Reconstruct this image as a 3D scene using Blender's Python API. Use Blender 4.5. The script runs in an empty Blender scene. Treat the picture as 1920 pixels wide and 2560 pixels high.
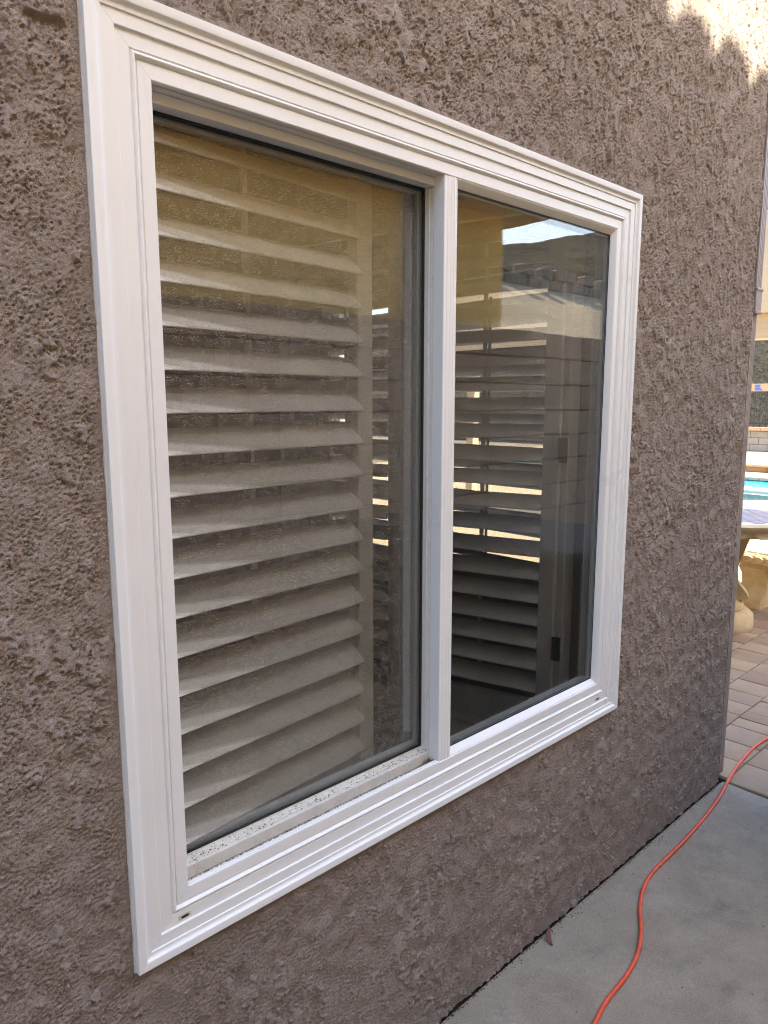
import bpy, bmesh, math, random
import numpy as np
from mathutils import Vector, Matrix
random.seed(7); rng = np.random.default_rng(11)
S = bpy.context.scene
COL = S.collection
R_ = math.radians

# ------------------------------------------------------------------ camera
CAMZ = 1.46
cam_d = bpy.data.cameras.new('camera'); cam = bpy.data.objects.new('camera', cam_d); COL.objects.link(cam)
ex = Vector((0.72984637, -0.10331102, 0.67575965)); en = Vector((-0.68361056, -0.10895281, 0.72166882)); ed = Vector((9.30429812e-04, 9.88663805e-01, 1.50143317e-01))
Rm = Matrix((ex, en, -ed))            # camera (x right, y down, z forward) to world
rt = Vector((Rm[0][0], Rm[1][0], Rm[2][0])); dn = Vector((Rm[0][1], Rm[1][1], Rm[2][1])); fw = Vector((Rm[0][2], Rm[1][2], Rm[2][2]))
M = Matrix.Identity(4)
for i in range(3):
    M[i][0] = rt[i]; M[i][1] = -dn[i]; M[i][2] = -fw[i]
M[0][3] = 0; M[1][3] = -1.0; M[2][3] = CAMZ
cam.matrix_world = M
cam_d.sensor_fit = 'HORIZONTAL'; cam_d.sensor_width = 36; cam_d.lens = 1801.98/1920*36
cam_d.clip_start = .02; cam_d.clip_end = 1000
S.camera = cam

# ------------------------------------------------------------------ light
sun_dir = Vector((.25, -.968, .823)).normalized()
W = bpy.data.worlds.new('World'); S.world = W; W.use_nodes = True
nt = W.node_tree; sky = nt.nodes.new('ShaderNodeTexSky'); sky.sky_type = 'NISHITA'; sky.sun_disc = False
sky.sun_elevation = math.asin(sun_dir.z); sky.sun_rotation = math.atan2(sun_dir.x, sun_dir.y)
sky.dust_density = 2.2; sky.ozone_density = .8
bg = nt.nodes['Background']; bg.inputs['Strength'].default_value = .14
nt.links.new(sky.outputs[0], bg.inputs[0])
sd = bpy.data.lights.new('sun', 'SUN'); sd.energy = 3.8; sd.angle = R_(.45); sd.color = (1, .90, .72)
so = bpy.data.objects.new('sun', sd); COL.objects.link(so)
so.rotation_euler = (-sun_dir).to_track_quat('-Z', 'Y').to_euler(); so.location = (3, -8, 20)
S.view_settings.view_transform = 'Standard'; S.view_settings.look = 'None'
S.view_settings.gamma = 1; S.view_settings.use_curve_mapping = False
S.view_settings.exposure = 2.55
S.render.engine = 'CYCLES'
S.cycles.use_denoising = True; S.cycles.denoiser = 'OPENIMAGEDENOISE'; S.cycles.denoising_input_passes = 'RGB_ALBEDO_NORMAL'; S.cycles.denoising_prefilter = 'NONE'; S.cycles.use_adaptive_sampling = False; S.cycles.filter_width = 1.15; S.cycles.sample_clamp_indirect = 4
S.cycles.max_bounces = 14; S.cycles.diffuse_bounces = 5; S.cycles.glossy_bounces = 6
S.cycles.transparent_max_bounces = 24; S.cycles.caustics_reflective = False; S.cycles.caustics_refractive = False

# ------------------------------------------------------------------ helpers
def tag(o, label=None, cat=None, group=None, kind=None):
    if label: o['label'] = label
    if cat: o['category'] = cat
    if group: o['group'] = group
    if kind: o['kind'] = kind
    return o
def empty(name, loc, label, cat, rz=0, group=None):
    o = bpy.data.objects.new(name, None); COL.objects.link(o); o.empty_display_size = .05
    o.location = loc; o.rotation_euler = (0, 0, rz)
    return tag(o, label, cat, group)
def link(name, me, parent=None, world=True):
    o = bpy.data.objects.new(name, me); COL.objects.link(o)
    if parent is not None:
        o.parent = parent
        if world:      # geometry given in world space
            m = Matrix.LocRotScale(parent.location, parent.rotation_euler, None) if parent.parent is None else None
            if m is not None: o.matrix_parent_inverse = m.inverted()
    return o
def mesh(name, v, f, mat, smooth=None):
    me = bpy.data.meshes.new(name); me.from_pydata(v, [], f); me.update()
    if isinstance(mat, (list, tuple)):
        for m in mat: me.materials.append(m)
    else: me.materials.append(mat)
    if smooth is not None:
        me.polygons.foreach_set('use_smooth', [True]*len(me.polygons))
        if smooth < 180: me.set_sharp_from_angle(angle=R_(smooth))
    return me
class MB:
    def __init__(s): s.v = []; s.f = []
    def box(s, x0, x1, y0, y1, z0, z1):
        b = len(s.v)
        s.v += [(x0,y0,z0),(x1,y0,z0),(x1,y1,z0),(x0,y1,z0),(x0,y0,z1),(x1,y0,z1),(x1,y1,z1),(x0,y1,z1)]
        s.f += [tuple(b+i for i in q) for q in ((0,3,2,1),(4,5,6,7),(0,1,5,4),(1,2,6,5),(2,3,7,6),(3,0,4,7))]
        return s
    def bbox(s, x0, x1, y0, y1, z0, z1, r=.002, seg=1):
        bm = bmesh.new(); bmesh.ops.create_cube(bm, size=1)
        for v in bm.verts: v.co = Vector(((x0+x1)/2+v.co.x*(x1-x0), (y0+y1)/2+v.co.y*(y1-y0), (z0+z1)/2+v.co.z*(z1-z0)))
        bmesh.ops.bevel(bm, geom=list(bm.edges), offset=r, segments=seg, affect='EDGES', profile=.5)
        b = len(s.v); bm.verts.index_update()
        s.v += [tuple(v.co) for v in bm.verts]; s.f += [tuple(b+v.index for v in f.verts) for f in bm.faces]; bm.free()
        return s
    def extrude(s, poly, a, b, axis='x'):      # closed polygon of 2-D points swept from a to b
        n = len(poly); k = len(s.v)
        mk = {'x': lambda p, t: (t, p[0], p[1]), 'y': lambda p, t: (p[0], t, p[1]), 'z': lambda p, t: (p[0], p[1], t)}[axis]
        for t in (a, b): s.v += [mk(p, t) for p in poly]
        s.f += [(k+i, k+(i+1) % n, k+n+(i+1) % n, k+n+i) for i in range(n)]
        s.f += [tuple(k+i for i in range(n))[::-1], tuple(k+n+i for i in range(n))]
        return s
    def lathe(s, prof, cx, cy, seg=32, a0=0, a1=2*math.pi):
        k = len(s.v); full = abs(a1-a0-2*math.pi) < 1e-6; m = seg if full else seg+1
        for j in range(m):
            a = a0+(a1-a0)*j/seg
            s.v += [(cx+r*math.cos(a), cy+r*math.sin(a), z) for r, z in prof]
        n = len(prof)
        for j in range(seg):
            q = (j+1) % m
            for i in range(n-1): s.f.append((k+j*n+i, k+q*n+i, k+q*n+i+1, k+j*n+i+1))
        return s
    def build(s, name, mat, parent=None, smooth=None, world=True):
        me = mesh(name, s.v, s.f, mat, smooth)
        bm = bmesh.new(); bm.from_mesh(me); bmesh.ops.recalc_face_normals(bm, faces=bm.faces); bm.to_mesh(me); bm.free()
        if smooth is not None and smooth < 180: me.set_sharp_from_angle(angle=R_(smooth))
        return link(name, me, parent, world)

# ------------------------------------------------------------------ materials
def mat(name, col=(.5,.5,.5), rough=.6, spec=.5, metal=0):
    m = bpy.data.materials.new(name); m.use_nodes = True
    b = m.node_tree.nodes['Principled BSDF']
    b.inputs['Base Color'].default_value = (*col, 1); b.inputs['Roughness'].default_value = rough
    b.inputs['Specular IOR Level'].default_value = spec; b.inputs['Metallic'].default_value = metal
    return m
class N:
    def __init__(s, m): s.m = m; s.t = m.node_tree; s.b = s.t.nodes.get('Principled BSDF'); s.co = None
    def coord(s, scale=None):
        tc = s.t.nodes.new('ShaderNodeNewGeometry').outputs['Position'] if scale == 'world' else s.t.nodes.new('ShaderNodeTexCoord').outputs['Object']
        return tc
    def scaled(s, vec, sc):
        mp = s.t.nodes.new('ShaderNodeMapping'); mp.inputs['Scale'].default_value = sc; s.t.links.new(vec, mp.inputs[0]); return mp.outputs[0]
    def noise(s, vec, scale, detail=4, rough=.55, dist=0):
        n = s.t.nodes.new('ShaderNodeTexNoise'); n.inputs['Scale'].default_value = scale; n.inputs['Detail'].default_value = detail
        n.inputs['Roughness'].default_value = rough; n.inputs['Distortion'].default_value = dist; s.t.links.new(vec, n.inputs['Vector']); return n.outputs['Fac']
    def vor(s, vec, scale, feat='F1'):
        n = s.t.nodes.new('ShaderNodeTexVoronoi'); n.feature = feat; n.inputs['Scale'].default_value = scale; s.t.links.new(vec, n.inputs['Vector']); return n
    def ramp(s, fac, stops):
        r = s.t.nodes.new('ShaderNodeValToRGB'); e = r.color_ramp.elements
        while len(e) < len(stops): e.new(.5)
        for k, (p, c) in enumerate(stops):
            e[k].position = p; e[k].color = (*c, 1) if isinstance(c, tuple) else (c, c, c, 1)
        s.t.links.new(fac, r.inputs[0]); return r.outputs[0]
    def math(s, op, a, b=None, c=None):
        n = s.t.nodes.new('ShaderNodeMath'); n.operation = op
        for i, x in enumerate((a, b, c)):
            if x is None: continue
            if isinstance(x, (int, float)): n.inputs[i].default_value = x
            else: s.t.links.new(x, n.inputs[i])
        return n.outputs[0]
    def mix(s, fac, a, b, mode='MIX'):
        n = s.t.nodes.new('ShaderNodeMix'); n.data_type = 'RGBA'; n.blend_type = mode
        for idx, x in ((0, fac), (6, a), (7, b)):
            if isinstance(x, (int, float)): n.inputs[idx].default_value = x
            elif isinstance(x, tuple): n.inputs[idx].default_value = (*x, 1)
            else: s.t.links.new(x, n.inputs[idx])
        return n.outputs[2]
    def bump(s, h, strength, dist, prev=None):
        n = s.t.nodes.new('ShaderNodeBump'); n.inputs['Strength'].default_value = strength; n.inputs['Distance'].default_value = dist
        s.t.links.new(h, n.inputs['Height'])
        if prev is not None: s.t.links.new(prev, n.inputs['Normal'])
        s.t.links.new(n.outputs[0], s.b.inputs['Normal']); return n.outputs[0]
    def col(s, c): s.t.links.new(c, s.b.inputs['Base Color'])
    def rough(s, c): s.t.links.new(c, s.b.inputs['Roughness'])

def stucco_mat(name, c, fine=.35, coarse=.0):
    m = mat(name, c, .92, .2); n = N(m); p = n.coord('world')
    a = n.noise(p, 2.2, 5, .6); b = n.noise(p, 60, 3)
    dark = tuple(x*.80 for x in c); lite = tuple(min(1, x*1.14) for x in c)
    c1 = n.ramp(a, [(.3, dark), (.7, lite)])
    c2 = n.mix(.25, c1, n.ramp(b, [(.35, dark), (.65, lite)])); c2 = n.mix(.26, c2, n.ramp(n.noise(p, 520, 3, .8), [(.36, tuple(x*.45 for x in c)), (.64, tuple(min(1, x*1.5) for x in c))]))
    n.col(c2)
    pr = n.bump(n.noise(p, 330, 4, .75), fine, .0030)
    if coarse: pr = n.bump(n.noise(p, 60, 5, .6), coarse, .006, pr)
    return m
M_stucco = stucco_mat('mauve_stucco', (.335, .280, .246), 1.0)
M_stucco_far = stucco_mat('mauve_stucco_rest', (.32, .268, .235), .4, .6)
M_gold = stucco_mat('tan_stucco', (.82, .59, .25), .3, .5)
M_trimtan = stucco_mat('pale_trim', (.64, .53, .36), .1)

def vinyl(name, c, rough=.32, grime=.0):
    m = mat(name, c, rough, .45); n = N(m); p = n.coord('world')
    a = n.noise(p, 3.5, 4, .6); sp = n.noise(p, 120, 4, .65)
    base = n.ramp(a, [(.3, tuple(x*.94 for x in c)), (.7, c)])
    spots = n.ramp(sp, [(.70, 0.0), (.76, 1.0)])
    base = n.mix(n.math('MULTIPLY', spots, .35), base, (.25, .20, .15))
    st = n.noise(n.scaled(p, (30, 30, 4)), 3, 3); stf = n.ramp(st, [(.60, 0.), (.75, 1.)])
    base = n.mix(n.math('MULTIPLY', stf, .10+grime*.3), base, (.42, .36, .27))
    if grime:
        g = n.ramp(n.noise(p, 380, 4, .7), [(.47, 0.), (.66, 1.)]); g2 = n.ramp(n.noise(p, 30, 4), [(.35, 0.), (.6, 1.)])
        base = n.mix(n.math('MULTIPLY', n.math('MULTIPLY', g, g2), grime*.8), base, (.27, .22, .16))
    n.col(base); n.rough(n.ramp(a, [(.3, rough*.8), (.7, rough*1.3)]))
    n.bump(n.noise(p, 25, 2), .05, .002)
    return m
M_vinyl = vinyl('white_vinyl', (.80, .80, .79))
M_vinyl2 = vinyl('white_vinyl_dusty', (.76, .74, .69), .4, .55)
M_grimy = vinyl('grimy_vinyl_ledge', (.70, .68, .62), .6, 1.0)
M_shutter = mat('shutter_paint', (.60, .58, .53), .6, .25)
n = N(M_shutter); p = n.coord('world'); n.col(n.ramp(n.noise(p, 9, 4), [(.35, (.56, .545, .505)), (.65, (.64, .625, .585))]))
M_gasket = mat('black_gasket', (.012, .012, .013), .5)
M_spacer = mat('grey_spacer', (.34, .38, .40), .35, .5, .3)
M_hinge = mat('dark_hinge', (.03, .028, .025), .4, .5, .6)
M_slot_shade = mat('slot_shade', (.01, .009, .008), .9)
M_alu = mat('anodised_metal', (.55, .53, .48), .35, .5, .8)

def glass_mat(name, tint, dust, speck, film):
    m = bpy.data.materials.new(name); m.use_nodes = True; t = m.node_tree; t.nodes.clear(); n = N(m)
    out = t.nodes.new('ShaderNodeOutputMaterial'); geo = t.nodes.new('ShaderNodeNewGeometry'); p = geo.outputs['Position']
    bmp = t.nodes.new('ShaderNodeBump'); bmp.inputs['Strength'].default_value = .35; bmp.inputs['Distance'].default_value = .0010
    t.links.new(n.noise(p, 5.5, 2, .4), bmp.inputs['Height'])
    dot = t.nodes.new('ShaderNodeVectorMath'); dot.operation = 'DOT_PRODUCT'
    t.links.new(geo.outputs['Normal'], dot.inputs[0]); t.links.new(geo.outputs['Incoming'], dot.inputs[1])
    c = n.math('ABSOLUTE', dot.outputs['Value']); f = n.math('POWER', n.math('SUBTRACT', 1, c), 5)
    fr = n.math('ADD', n.math('MULTIPLY', f, .935), .065)
    tr = t.nodes.new('ShaderNodeBsdfTransparent'); tr.inputs[0].default_value = (*tint, 1)
    gl = t.nodes.new('ShaderNodeBsdfGlossy'); gl.inputs['Roughness'].default_value = .0; gl.inputs[0].default_value = (1, 1, 1, 1)
    t.links.new(bmp.outputs[0], gl.inputs['Normal'])
    mx = t.nodes.new('ShaderNodeMixShader'); t.links.new(fr, mx.inputs[0]); t.links.new(tr.outputs[0], mx.inputs[1]); t.links.new(gl.outputs[0], mx.inputs[2])
    res = mx.outputs[0]
    if dust:
        # specks: small dots and short fibres, plus a thin even film
        sx_ = t.nodes.new('ShaderNodeSeparateXYZ'); t.links.new(p, sx_.inputs[0]); cx_ = t.nodes.new('ShaderNodeCombineXYZ'); t.links.new(sx_.outputs[0], cx_.inputs[0]); t.links.new(sx_.outputs[2], cx_.inputs[1]); p = cx_.outputs[0]
        v1 = n.vor(p, 300); v1.voronoi_dimensions = '2D'; d1 = n.math('LESS_THAN', v1.outputs['Distance'], .16)
        sel = n.math('GREATER_THAN', n.noise(p, 55, 3, .6), .54-.05*speck)
        dots = n.math('MULTIPLY', d1, sel)
        fib = n.noise(n.scaled(p, (1.3, 1, 1)), 230, 1, .4, 2.2); fb = n.math('LESS_THAN', n.math('ABSOLUTE', n.math('SUBTRACT', fib, .5)), .022)
        fb = n.math('MULTIPLY', fb, n.math('GREATER_THAN', n.noise(p, 170, 1), .56-.04*speck))
        sp = n.math('MAXIMUM', n.math('MULTIPLY', dots, .42), n.math('MULTIPLY', fb, .16))
        fl = n.math('MULTIPLY', n.ramp(n.noise(p, 4, 4), [(.3, .4), (.7, 1.)]), film)
        fac = n.math('MULTIPLY', n.math('MAXIMUM', sp, fl), dust)
        df = t.nodes.new('ShaderNodeBsdfDiffuse'); df.inputs[0].default_value = (.62, .58, .50, 1)
        m2 = t.nodes.new('ShaderNodeMixShader'); t.links.new(fac, m2.inputs[0]); t.links.new(res, m2.inputs[1]); t.links.new(df.outputs[0], m2.inputs[2]); res = m2.outputs[0]
    t.links.new(res, out.inputs[0])
    return m
M_glass_dusty = glass_mat('dusty_glass', (.90, .898, .89), 1.0, 1.0, .022)
M_glass = glass_mat('clear_glass', (.90, .898, .89), .5, -3.0, .012)
M_glass_in = glass_mat('inner_glass', (.90, .898, .89), 0, 0, 0)

# ------------------------------------------------------------------ stucco wall with real relief
def fnoise(nz, nx, step, wl, elong=1.0, bw=.5, seed=0):
    r = np.random.default_rng(seed); w = r.standard_normal((nz, nx)).astype(np.float32)
    kz = np.fft.fftfreq(nz, step)[:, None]*elong; kx = np.fft.rfftfreq(nx, step)[None, :]
    k = np.sqrt(kz**2+kx**2)+1e-6; k0 = 1/wl
    g = np.exp(-(np.log(k/k0))**2/(2*bw**2)); a = np.fft.irfft2(np.fft.rfft2(w)*g, s=(nz, nx)); return (a/a.std()).astype(np.float32)
def sstep(a, b, x): t = np.clip((x-a)/(b-a), 0, 1); return t*t*(3-2*t)
WY = .015; WX0, WX1, WZ0, WZ1 = -.10, 2.73, .009, 2.98
st = .0026; nx = int((WX1-WX0)/st)+1; nz = int((WZ1-WZ0)/st)+1
xs = np.linspace(WX0, WX1, nx); zs = np.linspace(WZ0, WZ1, nz)
Fn = lambda wl, el, bw, sd: fnoise(nz, nx, st, wl, el, bw, sd)
L = Fn(.055, 1.9, .45, 1)+.55*Fn(.020, 1.3, .4, 2)+.25*Fn(.010, 1, .4, 3)
Z0_ = zs[:, None]+0*xs[None, :]
area = Fn(.38, 1.2, .5, 4)+.35*Fn(.12, 1.3, .4, 14)
low = 1-sstep(.25, 1.05, Z0_); left = 1-sstep(.5, 1.2, xs)[None, :]; thr = 1.35-.65*area+.5*low+.6*left
plat = sstep(0, .28, L-thr)
plat2 = sstep(0, .25, Fn(.034, 2.2, .45, 5)+.4*Fn(.012, 1, .4, 6)-1.5-.5*low-.5*left+.5*Fn(.3, 1, .5, 15))
rough = Fn(.0070, 1.1, .45, 7); amp = .8+.4*sstep(-1, 1.2, Fn(.16, 1.2, .6, 21)); lump = np.clip(Fn(.019, 1.5, .5, 22), -.4, 2.6)
rgh = np.clip(rough, -2.0, 1.7)
h = .0008*Fn(.22, 1, .5, 8)+.0012*Fn(.075, 1.3, .5, 23)+.0042*plat+.0034*plat2+amp*(.00105*rgh+(.0006-.0003*low)*lump)*(1-.72*np.maximum(plat, plat2))
h += .0005*Fn(.0062, 1, .3, 10)*(1-.5*plat)
pr0 = sstep(.338, .342, xs)[None, :]*(1-sstep(.388, .392, xs))[None, :]*sstep(1.938, 1.943, zs)[:, None]; h += .008*pr0
dxw = np.maximum(np.maximum(.4095-xs, xs-1.8781), 0)[None, :]; dzw = np.maximum(np.maximum((CAMZ-.8908)-zs, zs-(CAMZ+.5424)), 0)[:, None]
h *= .35+.65*sstep(.0, .022, np.hypot(dxw, dzw))
edge = np.minimum(1, (xs-WX0)/.02)[None, :]          # flatten to the plain wall at the borders
h = h*edge*np.minimum(1, (WZ1-zs)/.02)[:, None]
X, Z = np.meshgrid(xs, zs); Y = WY-h
# rounded outer corner
cr = sstep(2.712, 2.73, X); Y = Y+cr*.010
V = np.stack([X, Y, Z], -1).reshape(-1, 3).astype(np.float32)
idx = np.arange(nx*nz).reshape(nz, nx)
a, b, c, d = idx[:-1, :-1], idx[:-1, 1:], idx[1:, 1:], idx[1:, :-1]
OX0, OX1, OZ0, OZ1 = .4095, 1.8781, CAMZ-.8908, CAMZ+.5424       # outer edge of the casing
xc = (xs[:-1]+xs[1:])/2; zc = (zs[:-1]+zs[1:])/2; XC, ZC = np.meshgrid(xc, zc)
keep = ~((XC > OX0+.012) & (XC < OX1-.012) & (ZC > OZ0+.012) & (ZC < OZ1-.012))
F = np.stack([a[keep], b[keep], c[keep], d[keep]], -1).astype(np.int32)
me = bpy.data.meshes.new('stucco_wall'); me.vertices.add(len(V)); me.vertices.foreach_set('co', V.ravel())
me.loops.add(F.size); me.loops.foreach_set('vertex_index', F.ravel())
me.polygons.add(len(F)); me.polygons.foreach_set('loop_start', np.arange(0, F.size, 4, dtype=np.int32))
me.polygons.foreach_set('use_smooth', np.ones(len(F), dtype=bool)); me.update(calc_edges=True); me.validate(); me.materials.append(M_stucco)
wall = link('house_wall', me); tag(wall, 'mauve brown stucco house wall with rough knockdown relief around the white window', kind='structure')

HT = 5.6; IN = .14                                   # wall top, inner face of the wall
rest = MB()
rest.box(-5, WX0, WY, IN, .014, HT); rest.box(WX0, 2.73, WY, IN, WZ1, HT)
rest.build('upper_wall', M_stucco_far).__setitem__('kind', 'structure')
M_bounce = stucco_mat('cream_bounce', (.66, .52, .34), .3, .5)
MB().box(-5.0, 2.74, WY-.02, WY-.002, 3.02, HT-.07).build('unseen_bounce_wall', M_bounce).__setitem__('kind', 'structure')  # unseen pale slab, added to bounce warm light onto facade and yard
# foundation strip behind the gap under the stucco
MB().box(-5, 2.70, .05, .13, -.3, .05).build('foundation', mat('foundation_dark', (.06, .05, .045), .95)).__setitem__('kind', 'structure')
MB().box(-5, 2.74, .013, .0495, -.3, -.012).build('soil_joint', mat('joint_soil_dark', (.03, .024, .019), .95)).__setitem__('kind', 'structure')
# side wall towards the pool, with the opening of a second window
PX = 2.73; PW = [.62, 2.25, .62, 2.02]               # y0 y1 z0 z1 of that opening
sw = MB(); th = .12
sw.box(PX-th, PX, .0305, PW[0], 0, HT); sw.box(PX-th, PX, PW[1], 8, 0, HT); sw.box(PX-th, PX, PW[0], PW[1], 0, PW[2]); sw.box(PX-th, PX, PW[0], PW[1], PW[3], HT)
sw.build('pool_side_wall', M_stucco_far).__setitem__('kind', 'structure')
# room
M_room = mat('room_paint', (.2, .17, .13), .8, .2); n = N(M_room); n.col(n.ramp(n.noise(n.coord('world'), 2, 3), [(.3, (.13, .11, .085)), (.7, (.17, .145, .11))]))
M_floor = mat('room_carpet', (.06, .05, .04), .95, .1); n = N(M_floor); n.bump(n.noise(n.coord('world'), 300, 3), .5, .004)
iw = MB(); e = .002
RX0, RX1, RZ0, RZ1 = .44, 1.80, .595, 1.985          # inner opening
iw.box(-.6, RX0, .06, IN+e, .02, 2.6); iw.box(RX1, PX-th-.001, .06, IN+e, .02, 2.6); iw.box(RX0, RX1, .085, IN+e, .02, RZ0); iw.box(RX0, RX1, .06, IN+e, RZ1, 2.6)
iw.build('room_wall', M_room).__setitem__('kind', 'structure')
rb = MB(); rb.box(-.72, -.6, .06, 4.6, .02, 2.6); rb.box(-.6, PX-th-.001, 4.5, 4.6, .02, 2.6)
rb.build('room_back_wall', M_room).__setitem__('kind', 'structure')
MB().box(-.6, PX-th-.001, .06, 4.5, 0, .018).build('room_floor', M_floor).__setitem__('kind', 'structure')
MB().box(-.72, PX-th-.001, .06, 4.6, 2.602, 2.66).build('room_ceiling', M_room).__setitem__('kind', 'structure')
# own roof: eave over the side yard
M_tile = mat('clay_tile', (.36, .17, .10), .8); n = N(M_tile); n.col(n.ramp(n.noise(n.coord('world'), 7, 4), [(.3, (.28, .14, .09)), (.7, (.44, .24, .15))]))
rf = MB(); rf.box(-5, 3.2, -.40, 8, HT+.002, HT+.18); rf.build('roof', M_tile).__setitem__('kind', 'structure')
ft = MB(); ft.box(-5, 3.2, -.43, -.402, HT-.06, HT+.2); ft.build('fascia', M_trimtan).__setitem__('kind', 'structure')

# ------------------------------------------------------------------ the window
win = empty('sliding_window', (1.14, .015, OZ0), 'white vinyl two-pane sliding window with wide stepped casing set in the brown stucco wall', 'window')
YF = .0154
def arc(u0, y0, u1, y1, bulge, k=7):
    pts = []
    for i in range(k+1):
        t = i/k; u = u0+(u1-u0)*t; y = y0+(y1-y0)*t - bulge*math.sin(math.pi*t); pts.append((u, y))
    return pts
prof = [(0, .0175), (0, .0006), (.0006, 0), (.0128, 0)]+arc(.0138, .0006, .0206, .0056, -.0014)+[(.0240, .0058), (.0246, .0082), (.0262, .0082), (.0425, .0082), (.0432, .0088), (.0436, .0122), (.0470, .0122), (.0640, .0122), (.0646, .0138)]
prof += arc(.0656, .0142, .0735, .0146, .0038, 9)+[(.0742, .0172), (.0756, .0172), (.0764, YF), (.0955, YF), (.0970, YF+.0015), (.0970, .028)]
def ring_pieces(name, prof, rect, m, parent, gap=.00018, smooth=32, sides='LRTB'):
    x0, x1, z0, z1 = rect; P = len(prof); out = []
    for sd in sides:
        v = []
        for u, y in prof:
            A = {'L': ((x0+u, z0+u+gap), (x0+u, z1-u-gap)), 'R': ((x1-u, z0+u+gap), (x1-u, z1-u-gap)), 'B': ((x0+u+gap, z0+u), (x1-u-gap, z0+u)), 'T': ((x0+u+gap, z1-u), (x1-u-gap, z1-u))}[sd]
            v += [(A[0][0], y, A[0][1]), (A[1][0], y, A[1][1])]
        f = [(2*i, 2*i+1, 2*i+3, 2*i+2) for i in range(P-1)]
        f.append(tuple(2*i for i in range(P))); f.append(tuple(2*i+1 for i in range(P)))
        f.append((0, 1, 2*P-1, 2*P-2))
        mb = MB(); mb.v = v; mb.f = f
        out.append(mb.build(name, m, parent, smooth=smooth))
    return out
outer = (OX0, OX1, OZ0, OZ1)
ring_pieces('casing', prof, outer, M_vinyl, win)
IX0, IX1, IZ0, IZ1 = OX0+.097, OX1-.097, OZ0+.097, OZ1-.097
# sealant bead between casing and stucco
for sd in 'LRTB': pass
ck = ring_pieces('caulk_bead', [(-.0025, .0175), (-.0022, .0125), (.0, .0105), (.003, .012), (.003, .0175)], outer, mat('caulk', (.60, .55, .50), .7), win)
# mullion
MX0, MX1 = 1.118, 1.163
mp = [(MX0, .045), (MX0, .0182), (MX0+.001, .0172), (MX0+.0085, .0172), (MX0+.0092, .0180), (MX0+.0105, .0170), (MX0+.018, .0165), (MX0+.0186, .0175), (MX0+.0205, .0165), (MX0+.0275, .0163), (MX0+.0283, .0173), (MX0+.0300, .0162), (MX0+.0340, .0166), (MX0+.0350, .0182), (MX0+.0370, .0178), (MX0+.0420, .0205), (MX1-.0005, .0250), (MX1, .0300), (MX1, .045)]
MB().extrude(mp, IZ0-.0035, IZ1+.0035, 'z').build('mullion', M_vinyl, win, smooth=28)
# frame channel of the sliding half: head, sill, left jamb, and the track lip
ch = MB()
ch.box(.47, MX0, .026, .0835, IZ1, IZ1+.04)               # head
ch.box(.47, MX0, .026, .029, IZ0-.04, IZ0-.0005)           # sill lip
ch.box(.47, MX0, .029, .0835, IZ0-.05, IZ0-.010)          # track bed
ch.box(.47, IX0, .028, .0835, IZ0-.01, IZ1)
ch.build('frame_channel', M_vinyl2, win)
lip = MB(); lip.extrude([(.0156, IZ0-.004), (.0156, IZ0+.0012), (.0170, IZ0+.0022), (.0195, IZ0+.0022), (.0205, IZ0+.0002), (.0225, IZ0+.0002), (.0235, IZ0+.0022), (.0275, IZ0+.0022), (.029, IZ0+.0008), (.029, IZ0-.004)], IX0+.0002, MX0-.0002, 'x')
lip.build('sill_track', M_vinyl, win, smooth=25)
# sliding sash
SZ0, SZ1, SX0, SX1 = CAMZ-.801, IZ1-.0006, .480, 1.150
sb = MB(); sb.extrude([(.0450, SZ0), (.0450, CAMZ-.7792), (.0462, CAMZ-.7780), (.0560, CAMZ-.7780), (.0570, CAMZ-.7792), (.0590, CAMZ-.7792), (.0600, CAMZ-.7780), (.0705, CAMZ-.7775), (.0705, CAMZ-.7745), (.0735, CAMZ-.7740), (.0830, CAMZ-.7740), (.0830, SZ0)], SX0, SX1, 'x')
sash = sb.build('sash', M_grimy, win, smooth=25); sash['label'] = 'grimy lower rail of the sliding sash'
def sub(o, name, mb, m, smooth=None):
    me = mb.build(name, m, None, smooth); me.parent = o; me.matrix_parent_inverse = (Matrix.LocRotScale(win.location, win.rotation_euler, None) @ win_inv(o)).inverted(); return me
def win_inv(o): return o.matrix_parent_inverse.copy()
t_ = MB(); t_.extrude([(.0450, SZ1), (.0450, CAMZ+.4295), (.0705, CAMZ+.4295), (.0705, CAMZ+.4300), (.0830, CAMZ+.4300), (.0830, SZ1)], SX0, SX1, 'x'); sub(sash, 'top_rail', t_, M_vinyl)
t_ = MB(); t_.extrude([(1.1187, .0705), (1.1187, .0600), (1.1205, .0585), (1.1205, .0540), (1.1225, .0525), (1.1240, .0460), (1.1250, .0450), (SX1, .0450), (SX1, .0830), (1.1187, .0830)], CAMZ-.7775, CAMZ+.4294, 'z'); sub(sash, 'meeting_stile', t_, M_vinyl2, 25)
t_ = MB(); t_.box(SX0, .500, .045, .083, CAMZ-.7775, CAMZ+.4294); sub(sash, 'jamb_stile', t_, M_vinyl2)
g = MB(); a0 = .0735; gy = .0712
g.box(.5002, 1.1186, gy, .0748, CAMZ-.7738, CAMZ-.7705); g.box(.5002, 1.1186, gy, .0748, CAMZ+.4245, CAMZ+.4294); g.box(1.1135, 1.1186, gy, .0748, CAMZ-.7705, CAMZ+.4245)
sub(sash, 'gasket', g, M_gasket)
t_ = MB(); t_.box(.498, 1.119, .0752, .0782, CAMZ-.776, CAMZ+.431); sub(sash, 'outer_pane', t_, M_glass_dusty)
sp = MB()
for (q0, q1, q2, q3) in ((.50, 1.118, -.772, -.760), (.50, 1.118, .417, .429)): sp.box(q0, q1, .0786, .0888, CAMZ+q2, CAMZ+q3)
sp.box(1.104, 1.1135, .0786, .0888, CAMZ-.760, CAMZ+.417)
sub(sash, 'spacer_bar', sp, M_spacer)
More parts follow.
